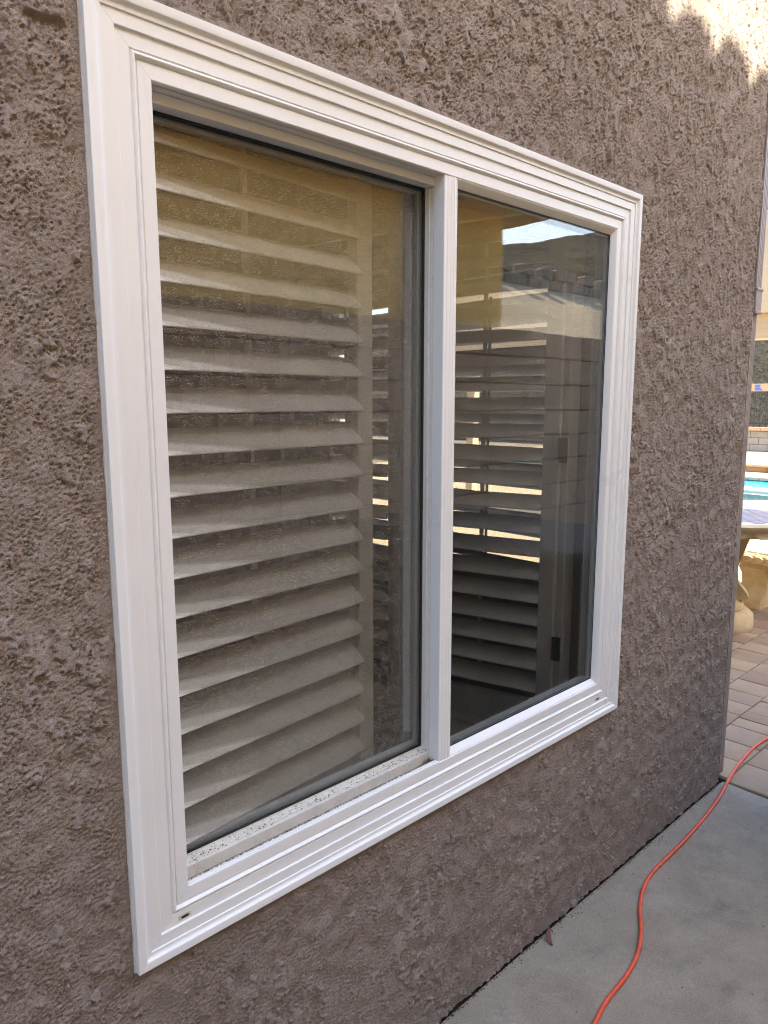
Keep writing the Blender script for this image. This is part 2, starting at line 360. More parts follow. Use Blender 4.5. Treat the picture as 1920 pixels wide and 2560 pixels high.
t_ = MB(); t_.box(.498, 1.119, .0892, .0922, CAMZ-.776, CAMZ+.431); sub(sash, 'inner_pane', t_, M_glass_in)
t_ = MB(); t_.bbox(1.100, 1.1110, .094, .112, CAMZ-.745, CAMZ+.385, .001); sub(sash, 'inner_stile', t_, M_vinyl)
# fixed light: bevelled glazing bead ring, gasket, two panes with spacer
FX0, FX1, FZ0, FZ1 = MX1-.012, IX1, IZ0, IZ1
ee = .0145
def bead(a, b, side):
    pass
bz = MB(); pr2 = [(YF+.0012, 0), (.0180, .0022), (.0200, .0045), (.0250, .0105), (.0290, ee), (.034, ee), (.034, -.01), (YF+.0012, -.01)]
for sgn, z in ((1, FZ0), (-1, FZ1)):
    q = MB(); n_ = len(pr2)
    for t in (0, 1):
        for y, u in pr2: q.v.append(((MX1-.008) if t == 0 else FX1-max(u, 0)*.6, y, z+sgn*u))
    q.f = [(i, (i+1) % n_, n_+(i+1) % n_, n_+i) for i in range(n_)]+[tuple(range(n_))[::-1], tuple(range(n_, 2*n_))]
    q.build('glazing_bead', M_vinyl, win, smooth=40)
q = MB(); n_ = len(pr2)
for t in (0, 1):
    for y, u in pr2: q.v.append((FX1-u*.6, y, (FZ0+max(u, 0)+.0002) if t == 0 else (FZ1-max(u, 0)-.0002)))
q.f = [(i, (i+1) % n_, n_+(i+1) % n_, n_+i) for i in range(n_)]+[tuple(range(n_))[::-1], tuple(range(n_, 2*n_))]
q.build('glazing_bead', M_vinyl, win, smooth=40)
GX1 = FX1-ee*.6; GZ0 = FZ0+ee; GZ1 = FZ1-ee
g = MB(); g.box(1.150, GX1, .0303, .0316, GZ0, GZ0+.0028); g.box(1.150, GX1, .0303, .0316, GZ1-.002, GZ1); g.box(GX1-.0022, GX1, .0303, .0316, GZ0+.0028, GZ1-.002); g.build('gasket', M_gasket, win)
MB().box(1.14, GX1+.004, .0320, .0350, GZ0-.004, GZ1+.004).build('fixed_pane', M_glass, win)
MB().box(1.14, GX1+.004, .0462, .0492, GZ0-.004, GZ1+.004).build('inner_pane', M_glass_in, win)
sp = MB(); sp.box(1.16, GX1, .0353, .0459, GZ0-.002, GZ0+.006); sp.box(1.16, GX1, .0353, .0459, GZ1-.006, GZ1+.002); sp.box(GX1-.006, GX1, .0353, .0459, GZ0+.006, GZ1-.006); sp.build('spacer_bar', M_spacer, win)
fb = MB(); fb.box(1.15, IX1+.03, .0495, .062, GZ0-.10, GZ0+.001); fb.box(1.15, IX1+.03, .0495, .062, GZ1-.001, GZ1+.08); fb.box(GX1-.001, IX1+.03, .0495, .062, GZ0+.001, GZ1-.001); fb.box(GX1+.012, IX1+.03, .062, .078, GZ0-.03, GZ1+.05)
fb.box(1.151, 1.168, .0495, .078, GZ0+.001, GZ1-.001)
fb.build('frame_body', M_vinyl, win)
# weep slots in the lower casing, their inner shade painted as dark boxes
for (sx, zz) in ((.4955, -.838), (1.782, -.838)):
    hd = MB(); hd.bbox(sx-.011, sx+.011, .0116, .0121, CAMZ+zz-.0042, CAMZ+zz+.0042, .0002); hd.build('weep_cover', mat('weep_stain', (.55, .50, .40), .6), win)
    w_ = MB(); w_.bbox(sx-.006, sx+.007, .0108, .0119, CAMZ+zz-.0022, CAMZ+zz+.0018, .0005); w_.build('weep_slot_shade', M_slot_shade, win)

# dirt crumbs lying in the sash track (uncountable)
def crumbs(name, pts, mt, label, seed=0, smin=.0008, smax=.0022):
    r = random.Random(seed); v = []; f = []
    for (x, y, z) in pts:
        s = r.uniform(smin, smax); k = len(v)
        for (dx, dy, dz) in ((1,0,0),(-1,0,0),(0,1,0),(0,-1,0),(0,0,1),(0,0,-.6)):
            v.append((x+dx*s*r.uniform(.5, 1.3), y+dy*s*r.uniform(.5, 1.3), z+dz*s*r.uniform(.4, .9)))
        f += [(k, k+2, k+4), (k+2, k+1, k+4), (k+1, k+3, k+4), (k+3, k, k+4), (k+2, k, k+5), (k+1, k+2, k+5), (k+3, k+1, k+5), (k, k+3, k+5)]
    o = link(name, mesh(name, v, f, mt)); tag(o, label, 'dirt', kind='stuff'); return o
r = random.Random(3); pts = []
for i in range(2200):
    x = r.uniform(IX0+.002, MX0-.002); u = r.random()
    if u < .6: pts.append((x, r.gauss(.034, .004), IZ0-.0095+abs(r.gauss(0, .0018))))
    elif u < .8: pts.append((x, r.uniform(.0285, .031) , IZ0+.0012))
    elif u < .9: pts.append((MX0-abs(r.gauss(0, .012)), r.gauss(.037, .004), IZ0-.006+abs(r.gauss(0, .003))))
    else: pts.append((x, r.uniform(.050, .070), CAMZ-.7778))
M_dirt = mat('dirt', (.075, .058, .042), .95, .1)
pts = [p_ for p_ in pts if p_[0] < MX0-.001]
crumbs('track_dirt', pts, mat('track_grit', (.17, .13, .09), .95, .1), 'dark dirt crumbs gathered along the lower sash track of the window')

# ------------------------------------------------------------------ plantation shutters
LW = .067
def louver_mesh(length, tilt, side):
    k = 36; pts = []
    for i in range(k):
        a = 2*math.pi*i/k; u = math.cos(a)*LW/2; w = math.sin(a)*.0068
        # u>0: outer edge, low; side: +1 when the outside face looks to local -y
        yy = -side*(u*math.cos(tilt)+w*math.sin(tilt)*1); zz = -u*math.sin(tilt)+w*math.cos(tilt)
        pts.append((yy, zz))
    mb = MB(); mb.extrude(pts, 0, length, 'x'); me = mesh('louver', mb.v, mb.f, M_shutter, 88)
    bm = bmesh.new(); bm.from_mesh(me); bmesh.ops.recalc_face_normals(bm, faces=bm.faces); bm.to_mesh(me); bm.free(); return me
def sub_empty(name, loc, rz, label, par):
    o = bpy.data.objects.new(name, None); COL.objects.link(o); o.empty_display_size = .05; o.location = loc; o.rotation_euler = (0, 0, rz)
    o.parent = par; o.matrix_parent_inverse = Matrix.LocRotScale(par.location, par.rotation_euler, None).inverted()
    if label: o['label'] = label
    return o
def shutter(name, loc, rz, width, z0, z1, lz, side, tilt, label, st=.046, rods=True, hinges=(), par=None):
    root = sub_empty(name, loc, rz, label, par or win)
    m0 = MB(); m0.bbox(0, st, -.014, .014, z0, z1, .002); m0.build('stile', M_shutter, root, world=False)
    m0 = MB(); m0.bbox(width-st, width, -.014, .014, z0, z1, .002); m0.build('stile', M_shutter, root, world=False)
    lme = louver_mesh(width-2*st+.004, tilt, side)
    m0 = MB(); m0.bbox(st+.0005, width-st-.0005, -.0135, .0135, z0, lz[0]-.052, .002); m0.build('rail', M_shutter, root, world=False)
    m0 = MB(); m0.bbox(st+.0005, width-st-.0005, -.0135, .0135, lz[-1]+.052, z1, .002); m0.build('rail', M_shutter, root, world=False)
    for i, z in enumerate(lz):
        o = bpy.data.objects.new('louver', lme); COL.objects.link(o); o.parent = root; o.location = (st-.002, 0, z); o.rotation_euler = (random.uniform(-.02, .02), 0, 0)
    if rods:
        yy = side*.038
        m0 = MB(); m0.bbox(width/2-.006, width/2+.006, min(yy, yy+side*.010), max(yy, yy+side*.010), lz[0]-.01, lz[-1]+.03, .002); m0.build('tilt_rod', M_shutter, root, world=False)
    for hz in hinges:
        m0 = MB(); m0.bbox(-.026, -.001, -side*.0225-.004 if side > 0 else .0145, -.0145 if side > 0 else .0225+.004, hz-.035, hz+.035, .003, 2)
        m0.build('hinge', M_hinge, root, world=False)
    return root
lv = [.5675+.0675*i+.019 for i in range(21)]
lv = [z for z in lv if z < 1.94]
shutter('shutter_panel', (.472, .0945, 0), R_(5.7), .562, .47, 2.03, lv, 1, R_(38), 'nearly closed shutter panel filling the left dusty pane, its wide louvers lit from outside')
ang = R_(105.9)
p1 = shutter('shutter_panel', (1.733, .132, 0), ang, .50, .47, 2.03, [.6365+.0675*i for i in range(20)], -1, R_(34), 'open shutter panel swung into the room behind the clear right pane', hinges=(.76, 1.33))
ex2 = (1.733+math.cos(ang)*.505, .132+math.sin(ang)*.505)
shutter('shutter_panel', (ex2[0], ex2[1], 0), R_(103), .50, .47, 2.03, [.6365+.0675*i for i in range(20)], -1, R_(32), 'folded second shutter panel seen in the dark strip beside the centre mullion')
sf = sub_empty('shutter_frame', (1.12, .12, RZ0), 0, None, win)
for bx in ((RX0-.002, RX0+.022, .115, .165, .46, 2.05), (1.752, RX1+.01, .118, .165, .46, 2.05), (RX0-.002, RX1+.01, .1425, .185, .40, .459), (RX0-.002, RX1+.01, .1425, .185, 2.051, 2.11)):
    bx = tuple(v_-o_ for v_, o_ in zip(bx, (1.12, 1.12, .12, .12, RZ0, RZ0))); m0 = MB(); m0.bbox(*bx, .002); m0.build('frame_strip', M_shutter, sf, world=False)
# pool-side window: frame, pane and shutters, seen through the room
fw_ = empty('side_window', (PX-.06, (PW[0]+PW[1])/2, PW[2]), 'bright side window of the room glimpsed between the open louvers', 'window')
q = MB(); y0, y1, z0, z1 = PW
for bx in ((y0, y0+.04, z0, z1), (y1-.04, y1, z0, z1), (y0+.04, y1-.04, z0, z0+.04), (y0+.04, y1-.04, z1-.04, z1), ((y0+y1)/2-.03, (y0+y1)/2+.03, z0+.04, z1-.04)):
    q.box(PX-.07, PX-.02, bx[0], bx[1], bx[2], bx[3])
q.build('frame', M_vinyl, fw_)
MB().box(PX-.05, PX-.046, y0+.04, y1-.04, z0+.04, z1-.04).build('pane', M_glass_in, fw_)
for k, (yy, lab) in enumerate(((y0+.01, 'shutter panel across the near half of the side window, seen edge-lit through the room'), (y0+.82, 'shutter panel across the far half of the side window, seen beside the left panel stile'))):
    shutter('shutter_panel', (PX-th-.04, yy, 0), R_(90), .79, .64, 2.0, [.76+.07*i for i in range(17)], 1, R_(40), lab, rods=True, par=fw_)

# ------------------------------------------------------------------ downspout at the corner
M_down = mat('downspout_paint', (.30, .25, .22), .45, .4); n = N(M_down); n.col(n.ramp(n.noise(n.coord('world'), 6, 4), [(.3, (.26, .21, .18)), (.7, (.33, .27, .235))]))
ds = empty('downspout', (2.76, .05, 0), 'ribbed mauve metal downspout running down the corner of the house', 'downspout')
def dsp(x0, x1, y0, y1, g=0):
    pts = []; nr = 4
    for i in range(nr): 
        w = (x1-x0)/nr; pts += [(x0+w*i+w*.06, y0+.003), (x0+w*i+w*.16, y0), (x0+w*i+w*.84, y0), (x0+w*i+w*.94, y0+.003)]
    for i in range(nr):
        w = (y1-y0)/nr; pts += [(x1-.003, y0+w*i+w*.06), (x1, y0+w*i+w*.16), (x1, y0+w*i+w*.84), (x1-.003, y0+w*i+w*.94)]
    return pts+[(x1, y1), (x0, y1)]
zc_ = 1.825
MB().extrude(dsp(2.7335, 2.776, .020, .080), .03, zc_-.03, 'z').build('lower_pipe', M_down, ds)
MB().extrude(dsp(2.7325, 2.783, .014, .086), zc_, HT, 'z').build('upper_pipe', M_down, ds)
cm = MB(); cm.bbox(2.7315, 2.785, .011, .088, zc_-.055, zc_+.03, .002); cm.bbox(2.7312, 2.788, .008, .090, zc_-.057, zc_-.047, .002); cm.bbox(2.7312, 2.788, .008, .090, zc_+.022, zc_+.032, .002); cm.build('coupling', M_down, ds)

# ------------------------------------------------------------------ ground
M_conc = mat('grey_concrete', (.33, .33, .31), .85, .25); n = N(M_conc); p = n.coord('world')
c1 = n.ramp(n.noise(p, 5.5, 8, .7, .3), [(.33, (.225, .19, .14)), (.5, (.305, .262, .198)), (.67, (.385, .335, .258))])
c2 = n.ramp(n.noise(p, 240, 5, .8), [(.36, (.14, .125, .10)), (.64, (.46, .42, .345))])
cc = n.mix(.38, c1, c2)
pit = n.math('MULTIPLY', n.ramp(n.vor(p, 26).outputs['Distance'], [(.03, 1.), (.06, 0.)]), n.ramp(n.noise(p, 9, 3), [(.52, 0.), (.6, 1.)]))
cc = n.mix(n.math('MULTIPLY', pit, .75), cc, (.07, .06, .05))
st_ = n.ramp(n.noise(n.scaled(p, (1, 1.6, 1)), 5.5, 6, .7, .4), [(.55, 0.), (.68, 1.)]); cc = n.mix(n.math('MULTIPLY', st_, .38), cc, (.13, .12, .105))
wt = n.ramp(n.noise(n.scaled(p, (1, 1.3, 1)), 8.5, 6, .7, .3), [(.63, 0.), (.72, 1.)]); cc = n.mix(n.math('MULTIPLY', wt, .5), cc, (.48, .46, .42))
n.col(cc); pr = n.bump(n.noise(p, 500, 4, .7), .5, .0018); n.bump(n.noise(p, 14, 4), .3, .006, pr)
M_earth = mat('dry_earth', (.20, .16, .11), .95, .1); n = N(M_earth); n.col(n.ramp(n.noise(n.coord('world'), .8, 6), [(.3, (.15, .12, .085)), (.7, (.26, .21, .15))]))
# concrete slab as a lightly uneven sheet with a rounded edge
sx = np.linspace(-6, 2.762, 220); sy = np.linspace(-2.26, .0125, 60)
v = []; f = []
hn = fnoise(60, 220, .04, .6, 1, .5, 40)*.0012
for j, yv in enumerate(sy):
    for i, xv in enumerate(sx):
        z = float(hn[j, i]) - (.006 if i == len(sx)-1 else 0); v.append((float(xv), float(yv), z))
for j in range(59):
    for i in range(219): k = j*220+i; f.append((k, k+1, k+221, k+220))
k = len(v); v += [(2.763, -2.26, -.1), (2.763, .0125, -.1)]; f.append((219, k, k+1, 59*220+219))
slab = link('concrete_path', mesh('concrete_path', v, f, M_conc, 40)); tag(slab, 'grey weathered concrete path along the foot of the wall', kind='structure')
MB().box(-60, 30, -60, 70, -.4, -.14).build('ground', M_earth).__setitem__('kind', 'structure')

# pavers
M_bed = mat('paver_bed', (.07, .055, .045), .95)
MB().box(2.765, 8.9, -3, .0, -.13, -.012).build('paver_bed', M_bed).__setitem__('kind', 'structure')
MB().box(2.79, 8.9, .0, 1.9, -.13, -.012).build('paver_bed', M_bed).__setitem__('kind', 'structure')
pav_mats = []
for i, c in enumerate(((.35, .255, .175), (.38, .28, .19), (.31, .215, .155), (.40, .30, .20), (.34, .25, .18))):
    m = mat('paver_%s' % ('rose', 'sand', 'brown', 'buff', 'grey')[i], c, .85, .2); n = N(m); p = n.coord('world')
    n.col(n.mix(.35, n.ramp(n.noise(p, 5, 5), [(.3, tuple(x*.8 for x in c)), (.7, tuple(x*1.12 for x in c))]), n.ramp(n.noise(p, 260, 4, .7), [(.35, tuple(x*.6 for x in c)), (.65, tuple(min(1, x*1.3) for x in c))])))
    n.bump(n.noise(p, 260, 4, .7), .5, .002); pav_mats.append(m)
pavement = empty('paved_patio', (2.77, 0, 0), 'patio of rose and buff rectangular pavers beyond the corner of the house', 'patio')
pavement['kind'] = 'structure'; del pavement['category']
cache = {}; r = random.Random(5); cnt = 0; extra = MB()
yc = -.77
courses = []
while yc < 1.85: courses.append(yc); yc += .194
for ci, y in enumerate(courses):
    x = 2.768+r.uniform(0, .0); first = True
    if y+.194 > .02 and y < .19: x = max(x, 2.792 if y > -.1 else 2.768)
    while x < 8.8:
        Lp = r.choice((.10, .15, .17, .17, .20)) if not first else r.choice((.17, .2)); first = False
        if x+Lp > 8.9: break
        near = (x < 5.2 and -.2 < y < 1.0)
        if near and cnt < 290:
            key = (Lp, r.randrange(5))
            if key not in cache:
                mb = MB(); mb.bbox(.002, Lp-.003, .002, .191, -.06, 0, .004, 2); me_ = mesh('paver', mb.v, mb.f, pav_mats[key[1]], 35); cache[key] = me_
            o = bpy.data.objects.new('paver', cache[key]); COL.objects.link(o); o.parent = pavement; o.location = (x-2.77, y, r.uniform(-.0015, .001)); o.rotation_euler = (r.uniform(-.004, .004), r.uniform(-.004, .004), 0); cnt += 1
        else: extra.bbox(x+.002, x+Lp-.003, y+.002, y+.191, -.06, r.uniform(-.0015, .001), .004)
        x += Lp
ox = extra.build('distant_pavers', pav_mats[1], pavement); ox['kind'] = 'stuff'

# debris along the wall foot
pts = []; r = random.Random(9)
for i in range(750):
    x = r.uniform(.3, 2.75); w = abs(r.gauss(0, .0075))*(.25+1.6*(math.sin(x*9)+math.sin(x*23+1)+math.sin(x*41)*.7 > 1.1)); pts.append((x, .010-w, .0012))
for i in range(70): pts.append((r.uniform(.9, 2.7), -abs(r.gauss(0, .35)), .001))
crumbs('soil_debris', pts, M_dirt, 'dark soil crumbs lying along the foot of the stucco wall', 4, .0008, .0026)
M_gap = mat('joint_soil', (.04, .032, .026), .95)

# dried leaf at the wall
v = []; f = []; k = 10
for i in range(k+1):
    t = i/k; w = .0075*math.sin(math.pi*min(1, t*1.05))**.8+.0006; x = 1.574-.038*t-.01*math.sin(t*3); y = .010-.040*t; z = .016*(1-t)**1.5+.003+.004*math.sin(t*6)
    v += [(x-w*.8, y+w*.3, z+.003), (x, y, z), (x+w*.8, y-w*.3, z+.0035)]
for i in range(k):
    q = i*3; f += [(q, q+1, q+4, q+3), (q+1, q+2, q+5, q+4)]
lf = link('dried_leaf', mesh('dried_leaf', v, f, mat('leaf_brown', (.13, .055, .045), .7), 60)); s_ = lf.modifiers.new('s', 'SOLIDIFY'); s_.thickness = .0008
tag(lf, 'small curled reddish brown dried leaf at the foot of the wall', 'leaf')

# ------------------------------------------------------------------ orange cord
cp = [(1.02,-.36),(1.14,-.31),(1.28,-.265),(1.399,-.241),(1.445,-.230),(1.491,-.225),(1.552,-.224),(1.615,-.217),(1.668,-.206),(1.72,-.187),(1.778,-.159),(1.819,-.132),(1.875,-.105),(1.941,-.082),(2.016,-.069),(2.114,-.067),(2.228,-.066),(2.367,-.058),(2.507,-.047),(2.634,-.031),(2.773,-.004),(2.899,.014),(3.031,.026),(3.153,.031),(3.262,.021),(3.42,-.02),(3.6,-.12),(3.75,-.3)]
cu = bpy.data.curves.new('extension_cord', 'CURVE'); cu.dimensions = '3D'; sp_ = cu.splines.new('NURBS'); sp_.points.add(len(cp)-1)
for i, (x, y) in enumerate(cp): sp_.points[i].co = (x, y, .0072, 1)
sp_.order_u = 4; sp_.use_endpoint_u = True; cu.bevel_depth = .0056; cu.bevel_resolution = 5; cu.resolution_u = 8
tmp = bpy.data.objects.new('tmp', cu); COL.objects.link(tmp); dg = bpy.context.evaluated_depsgraph_get()
me = bpy.data.meshes.new_from_object(tmp.evaluated_get(dg)); bpy.data.objects.remove(tmp); me.name = 'extension_cord'
M_cord = mat('orange_rubber', (.80, .105, .045), .42, .4); n = N(M_cord); p = n.coord('world'); n.col(n.ramp(n.noise(p, 40, 3), [(.3, (.66, .09, .045)), (.7, (.84, .13, .06))]))
me.materials.clear(); me.materials.append(M_cord); me.polygons.foreach_set('use_smooth', [True]*len(me.polygons))
co = link('extension_cord', me); tag(co, 'orange red extension cord snaking over the concrete path towards the pavers', 'cord')

# ------------------------------------------------------------------ side yard: block wall opposite (seen in the glass)
M_block = mat('concrete_block', (.34, .285, .225), .9, .15); n = N(M_block); p = n.coord('world')
oi = n.t.nodes.new('ShaderNodeObjectInfo').outputs['Random']
n.col(n.mix(.5, n.ramp(n.noise(p, 6, 5), [(.3, (.27, .225, .175)), (.7, (.40, .335, .265))]), n.ramp(oi, [(0., (.27, .225, .18)), (1., (.41, .345, .28))]))); n.bump(n.noise(p, 220, 4), .5, .002)
bw = empty('block_wall', (2.6, -2.38, 0), 'tan concrete block garden wall reflected darkly in the window glass', 'wall')
BH = .2; mo = MB(); mo.box(-3, 8.4, -2.47, -2.285, -.1, 1.955); mo.build('mortar', mat('mortar', (.07, .058, .045), .95), bw)
mb = MB(); mb.bbox(.005, .395, 0, .2, .005, .195, .004); bme = mesh('block', mb.v, mb.f, M_block, 35)
for rI in range(10):
    for k_ in range(26):
        x = -2.0+k_*.4+(.2 if rI % 2 else 0)
        o = bpy.data.objects.new('block', bme); COL.objects.link(o); o.parent = bw; o.location = (x-2.6, -2.48+2.38+random.uniform(-.001, .001), rI*BH)
# dark covered bench standing against it
M_cover = mat('black_cover', (.022, .023, .026), .6, .3); n = N(M_cover); n.bump(n.noise(n.scaled(n.coord('world'), (3, 3, .6)), 3, 3), .5, .04)
cb = empty('covered_furniture', (2.8, -1.05, 0), 'dark fabric covered box standing in the side yard, mirrored low in the glass', 'cover')
m0 = MB(); m0.bbox(2.4, 3.15, -1.68, -.44, .03, .87, .06, 4); m0.build('fabric_cover', M_cover, cb, smooth=60)
for xx, yy in ((2.5, -1.55), (3.0, -1.55), (2.5, -.6), (3.0, -.6)): MB().box(xx, xx+.05, yy, yy+.05, 0, .06).build('leg', M_hinge, cb)

# neighbour's house
nb = empty('neighbour_house', (0, -6, 0), 'tan stucco neighbouring house reflected golden in the window glass', 'house')
m0 = MB(); m0.box(-8, 6.25, -7, -3.8, -.1, 3.34); m0.build('wall', M_gold, nb)
m0 = MB(); m0.box(-8.5, 6.65, -7, -3.32, 3.342, 3.42); m0.build('soffit', M_trimtan, nb)
m0 = MB(); m0.box(-8.5, 6.68, -3.318, -3.28, 3.32, 3.56); m0.build('fascia', M_trimtan, nb)
m0 = MB(); m0.extrude([(-3.30, 3.425), (-4.58, 3.9), (-4.58, 3.425)], -8.5, 6.66, 'x'); m0.build('roof', M_tile, nb)
m0 = MB(); m0.box(-8, 6.35, -9, -4.6, 3.3, 6.03); m0.build('upper_wall', M_gold, nb)
ZR = 6.86
m0 = MB(); m0.extrude([(-4.25, 6.032), (-4.25, 6.11), (-5.2, ZR-.02), (-9.4, 6.11), (-9.4, 6.032)], -8.4, 6.6, 'x'); m0.build('upper_roof', M_tile, nb)
k = 12; pts_ = [( .132*math.cos(math.pi*i/k), .112*math.sin(math.pi*i/k)**.75) for i in range(k+1)]
mb = MB(); mb.extrude(pts_, -.35, .05, 'y'); tme = mesh('ridge_tile', mb.v, mb.f, M_tile, 50)
for i in range(55):
    o = bpy.data.objects.new('ridge_tile', tme); COL.objects.link(o); o.parent = nb; o.location = (-8.2+i*.272+random.uniform(-.008, .008), -5.2+6, ZR-.03+random.uniform(-.008, .012)); o.rotation_euler = (0, random.uniform(-.05, .05), 0)

# terraces and hill across the valley side (reflected) and behind the pool (direct view)
M_bank = mat('tan_bank', (.50, .41, .27), .9, .1); n = N(M_bank); n.col(n.ramp(n.noise(n.coord('world'), 1.5, 5), [(.3, (.44, .36, .24)), (.7, (.56, .46, .31))]))
bk = MB(); bk.extrude([(-5.8, .3), (-5.8, 2.45), (-7.5, 3.28), (-9.4, 4.16), (-9.9, 4.16), (-9.9, .3)], 7.4, 40, 'x'); bk.build('bank', M_bank).__setitem__('kind', 'structure')
cw = empty('terrace_wall', (14, -9.6, 4.12), 'low course of stacked blocks capping the bank, reflected in the right pane', 'wall')
mb = MB(); mb.bbox(0, .42, -.15, .15, 0, .26, .03); cme = mesh('cap_block', mb.v, mb.f, M_block, 35)
for rI in range(2):
    for i in range(60):
        if rI and random.random() < .3: continue
        o = bpy.data.objects.new('cap_block', cme); COL.objects.link(o); o.parent = cw; o.location = (-6.2+i*.45+rI*.2, random.uniform(-.03, .03), .04+rI*.262); o.rotation_euler = (0, 0, random.uniform(-.06, .06))
M_hill = mat('dry_brush_hill', (.16, .125, .085), .95, .1); n = N(M_hill); p = n.coord('world')
hc = n.ramp(n.noise(p, .35, 8, .75), [(.30, (.045, .043, .032)), (.48, (.085, .072, .05)), (.70, (.19, .155, .105))])
n.col(n.mix(.5, hc, n.ramp(n.noise(p, 3.5, 6, .8), [(.38, (.028, .028, .020)), (.62, (.17, .14, .10))]))); n.bump(n.noise(p, 1.6, 6, .75), 1.0, .8)
def terrain(name, x0, x1, y0, y1, nx_, ny_, fn):
    v = []; f = []
    for j in range(ny_):
        for i in range(nx_):
            x = x0+(x1-x0)*i/(nx_-1); y = y0+(y1-y0)*j/(ny_-1); v.append((x, y, fn(x, y)))
    for j in range(ny_-1):
        for i in range(nx_-1): k = j*nx_+i; f.append((k, k+1, k+nx_+1, k+nx_))
    o = link(name, mesh(name, v, f, M_hill, 180)); o['kind'] = 'structure'; return o
from mathutils import noise as mn
def rough2(x, y): return 1.2*mn.noise(Vector((x*.09, y*.09, 0)))+.35*mn.noise(Vector((x*.4, y*.4, 3)))+.12*mn.noise(Vector((x*1.3, y*1.3, 5)))
def h1(x, y):
    d = -y-9.7; T = 15.2+13*max(-.2, min(.8, x/(d+10.7)-1.31))
    return 4.0+T*(1-math.exp(-d/25.))-.8*min(1, d/8)+.7*rough2(x, y)*min(1, max(0, d/8))
terrain('hill', 7.4, 150, -70, -9.7, 150, 90, h1)
def h2(x, y):
    d = x-23.6; return .5+d*.40+rough2(x, y)*min(1, d/5)
M_hill2 = mat('dark_brush_hill', (.05, .046, .034), .95, .1); n = N(M_hill2); p = n.coord('world'); n.col(n.mix(.5, n.ramp(n.noise(p, .5, 6, .75), [(.35, (.014, .014, .010)), (.65, (.055, .046, .032))]), n.ramp(n.noise(p, 5, 5, .8), [(.4, (.010, .011, .008)), (.6, (.07, .058, .042))]))); n.bump(n.noise(p, 2.5, 5, .75), 1.0, .5)
hs = terrain('hillside', 23.6, 75, -8, 45, 110, 110, h2); hs.data.materials[0] = M_hill2

# ------------------------------------------------------------------ pool side, direct view past the corner
M_deck = mat('pale_deck', (.62, .52, .38), .85, .2); n = N(M_deck); n.col(n.ramp(n.noise(n.coord('world'), 2.5, 6), [(.3, (.40, .32, .20)), (.7, (.48, .39, .26))]))
M_brick = mat('orange_brick', (.48, .29, .17), .85); n = N(M_brick); n.col(n.ramp(n.noise(n.coord('world'), 5, 4), [(.3, (.30, .17, .09)), (.7, (.40, .24, .13))]))
M_cap = mat('peach_cap', (.50, .33, .20), .8)
dk = MB(); dk.box(8.9, 13.25, -3, 12, -.13, -.002); dk.box(14.9, 23.6, -3, 13, -.13, 0); dk.box(2.8, 8.9, 1.9, 12, -.13, -.001)
dk.build('pool_deck', M_deck).__setitem__('kind', 'structure')
M_water = mat('pool_water', (.05, .36, .52), .06, .5); n = N(M_water); p = n.coord('world'); n.col(n.ramp(n.noise(n.scaled(p, (1, 1, 1)), 2.6, 3, .5, 1.0), [(.4, (.0, .16, .36)), (.6, (.03, .34, .55))])); n.bump(n.noise(p, 5, 2), .35, .03)
wt_ = MB(); wt_.box(13.25, 14.9, -3, 12, -.13, -.06); wt_.build('pool_water', M_water).__setitem__('kind', 'structure')
q = MB()
for i in range(44): q.bbox(14.82, 15.1, 0.2+i*.2, .39+i*.2, -.05, .02, .01)
cpn = q.build('pool_coping', M_cap); tag(cpn, 'row of pale coping stones along the far edge of the pool', 'coping', kind='stuff')
# spa
spa = empty('raised_spa', (10.4, 2.98, 0), 'round raised spa with aqua tiled side, white rim and dark water', 'spa')
M_aqua = mat('aqua_tile', (.34, .62, .62), .25); n = N(M_aqua); p = n.coord('world'); n.col(n.ramp(n.noise(p, 9, 4), [(.35, (.22, .50, .52)), (.65, (.50, .74, .70))]))
M_rim = mat('white_rim', (.80, .80, .74), .5); M_spaw = mat('spa_water', (.02, .10, .12), .05)
q = MB(); q.lathe([(.84, 0), (.84, .17)], 10.4, 2.98, 64); q.build('side', M_aqua, spa)
q = MB(); q.lathe([(.72, .14), (.72, .185), (.74, .20), (.86, .20), (.88, .19), (.88, .175), (.84, .168)], 10.4, 2.98, 64); q.build('rim', M_rim, spa)
q = MB(); q.lathe([(0.0, .16), (.73, .16)], 10.4, 2.98, 64); q.build('water', M_spaw, spa)
# planter wall, block wall, fence
pw = empty('planter_wall', (16.2, 4, 0), 'low brick edging with orange caps behind the pool', 'wall')
for i in range(22):
    q = MB(); q.bbox(16.1, 16.4, -1+i*.5, -.51+i*.5, .0, .11, .01); q.build('brick', M_brick, pw)
for i in range(34):
    q = MB(); q.bbox(16.05, 16.45, -1+i*.32, -.69+i*.32, .111, .165, .01); q.build('cap', M_cap, pw)
gw = empty('garden_wall', (23.2, 6, 0), 'low tan block wall with peach cap beneath the black iron fence', 'wall')
for rI in range(3):
    for i in range(20):
        q = MB(); q.bbox(23.0, 23.2, 2.4+i*.5+(.25 if rI % 2 else 0), 2.89+i*.5+(.25 if rI % 2 else 0), .01+rI*.2, .2+rI*.2, .008); q.build('block', M_block, gw)
q = MB(); q.box(23.03, 23.17, 2.3, 12.8, 0, .605); q.build('core', mat('wall_core', (.22, .18, .14), .9), gw)
for i in range(18):
    q = MB(); q.bbox(22.95, 23.25, 2.3+i*.6, 2.895+i*.6, .612, .72, .01); q.build('cap', M_cap, gw)
fe = empty('iron_fence', (23.1, 6, .72), 'black iron bar fence on top of the low block wall', 'fence'); M_iron = mat('black_iron', (.02, .02, .022), .45)
pk = MB(); pk.box(-.01, .01, -.01, .01, 0, 1.30); pme = mesh('picket', pk.v, pk.f, M_iron)
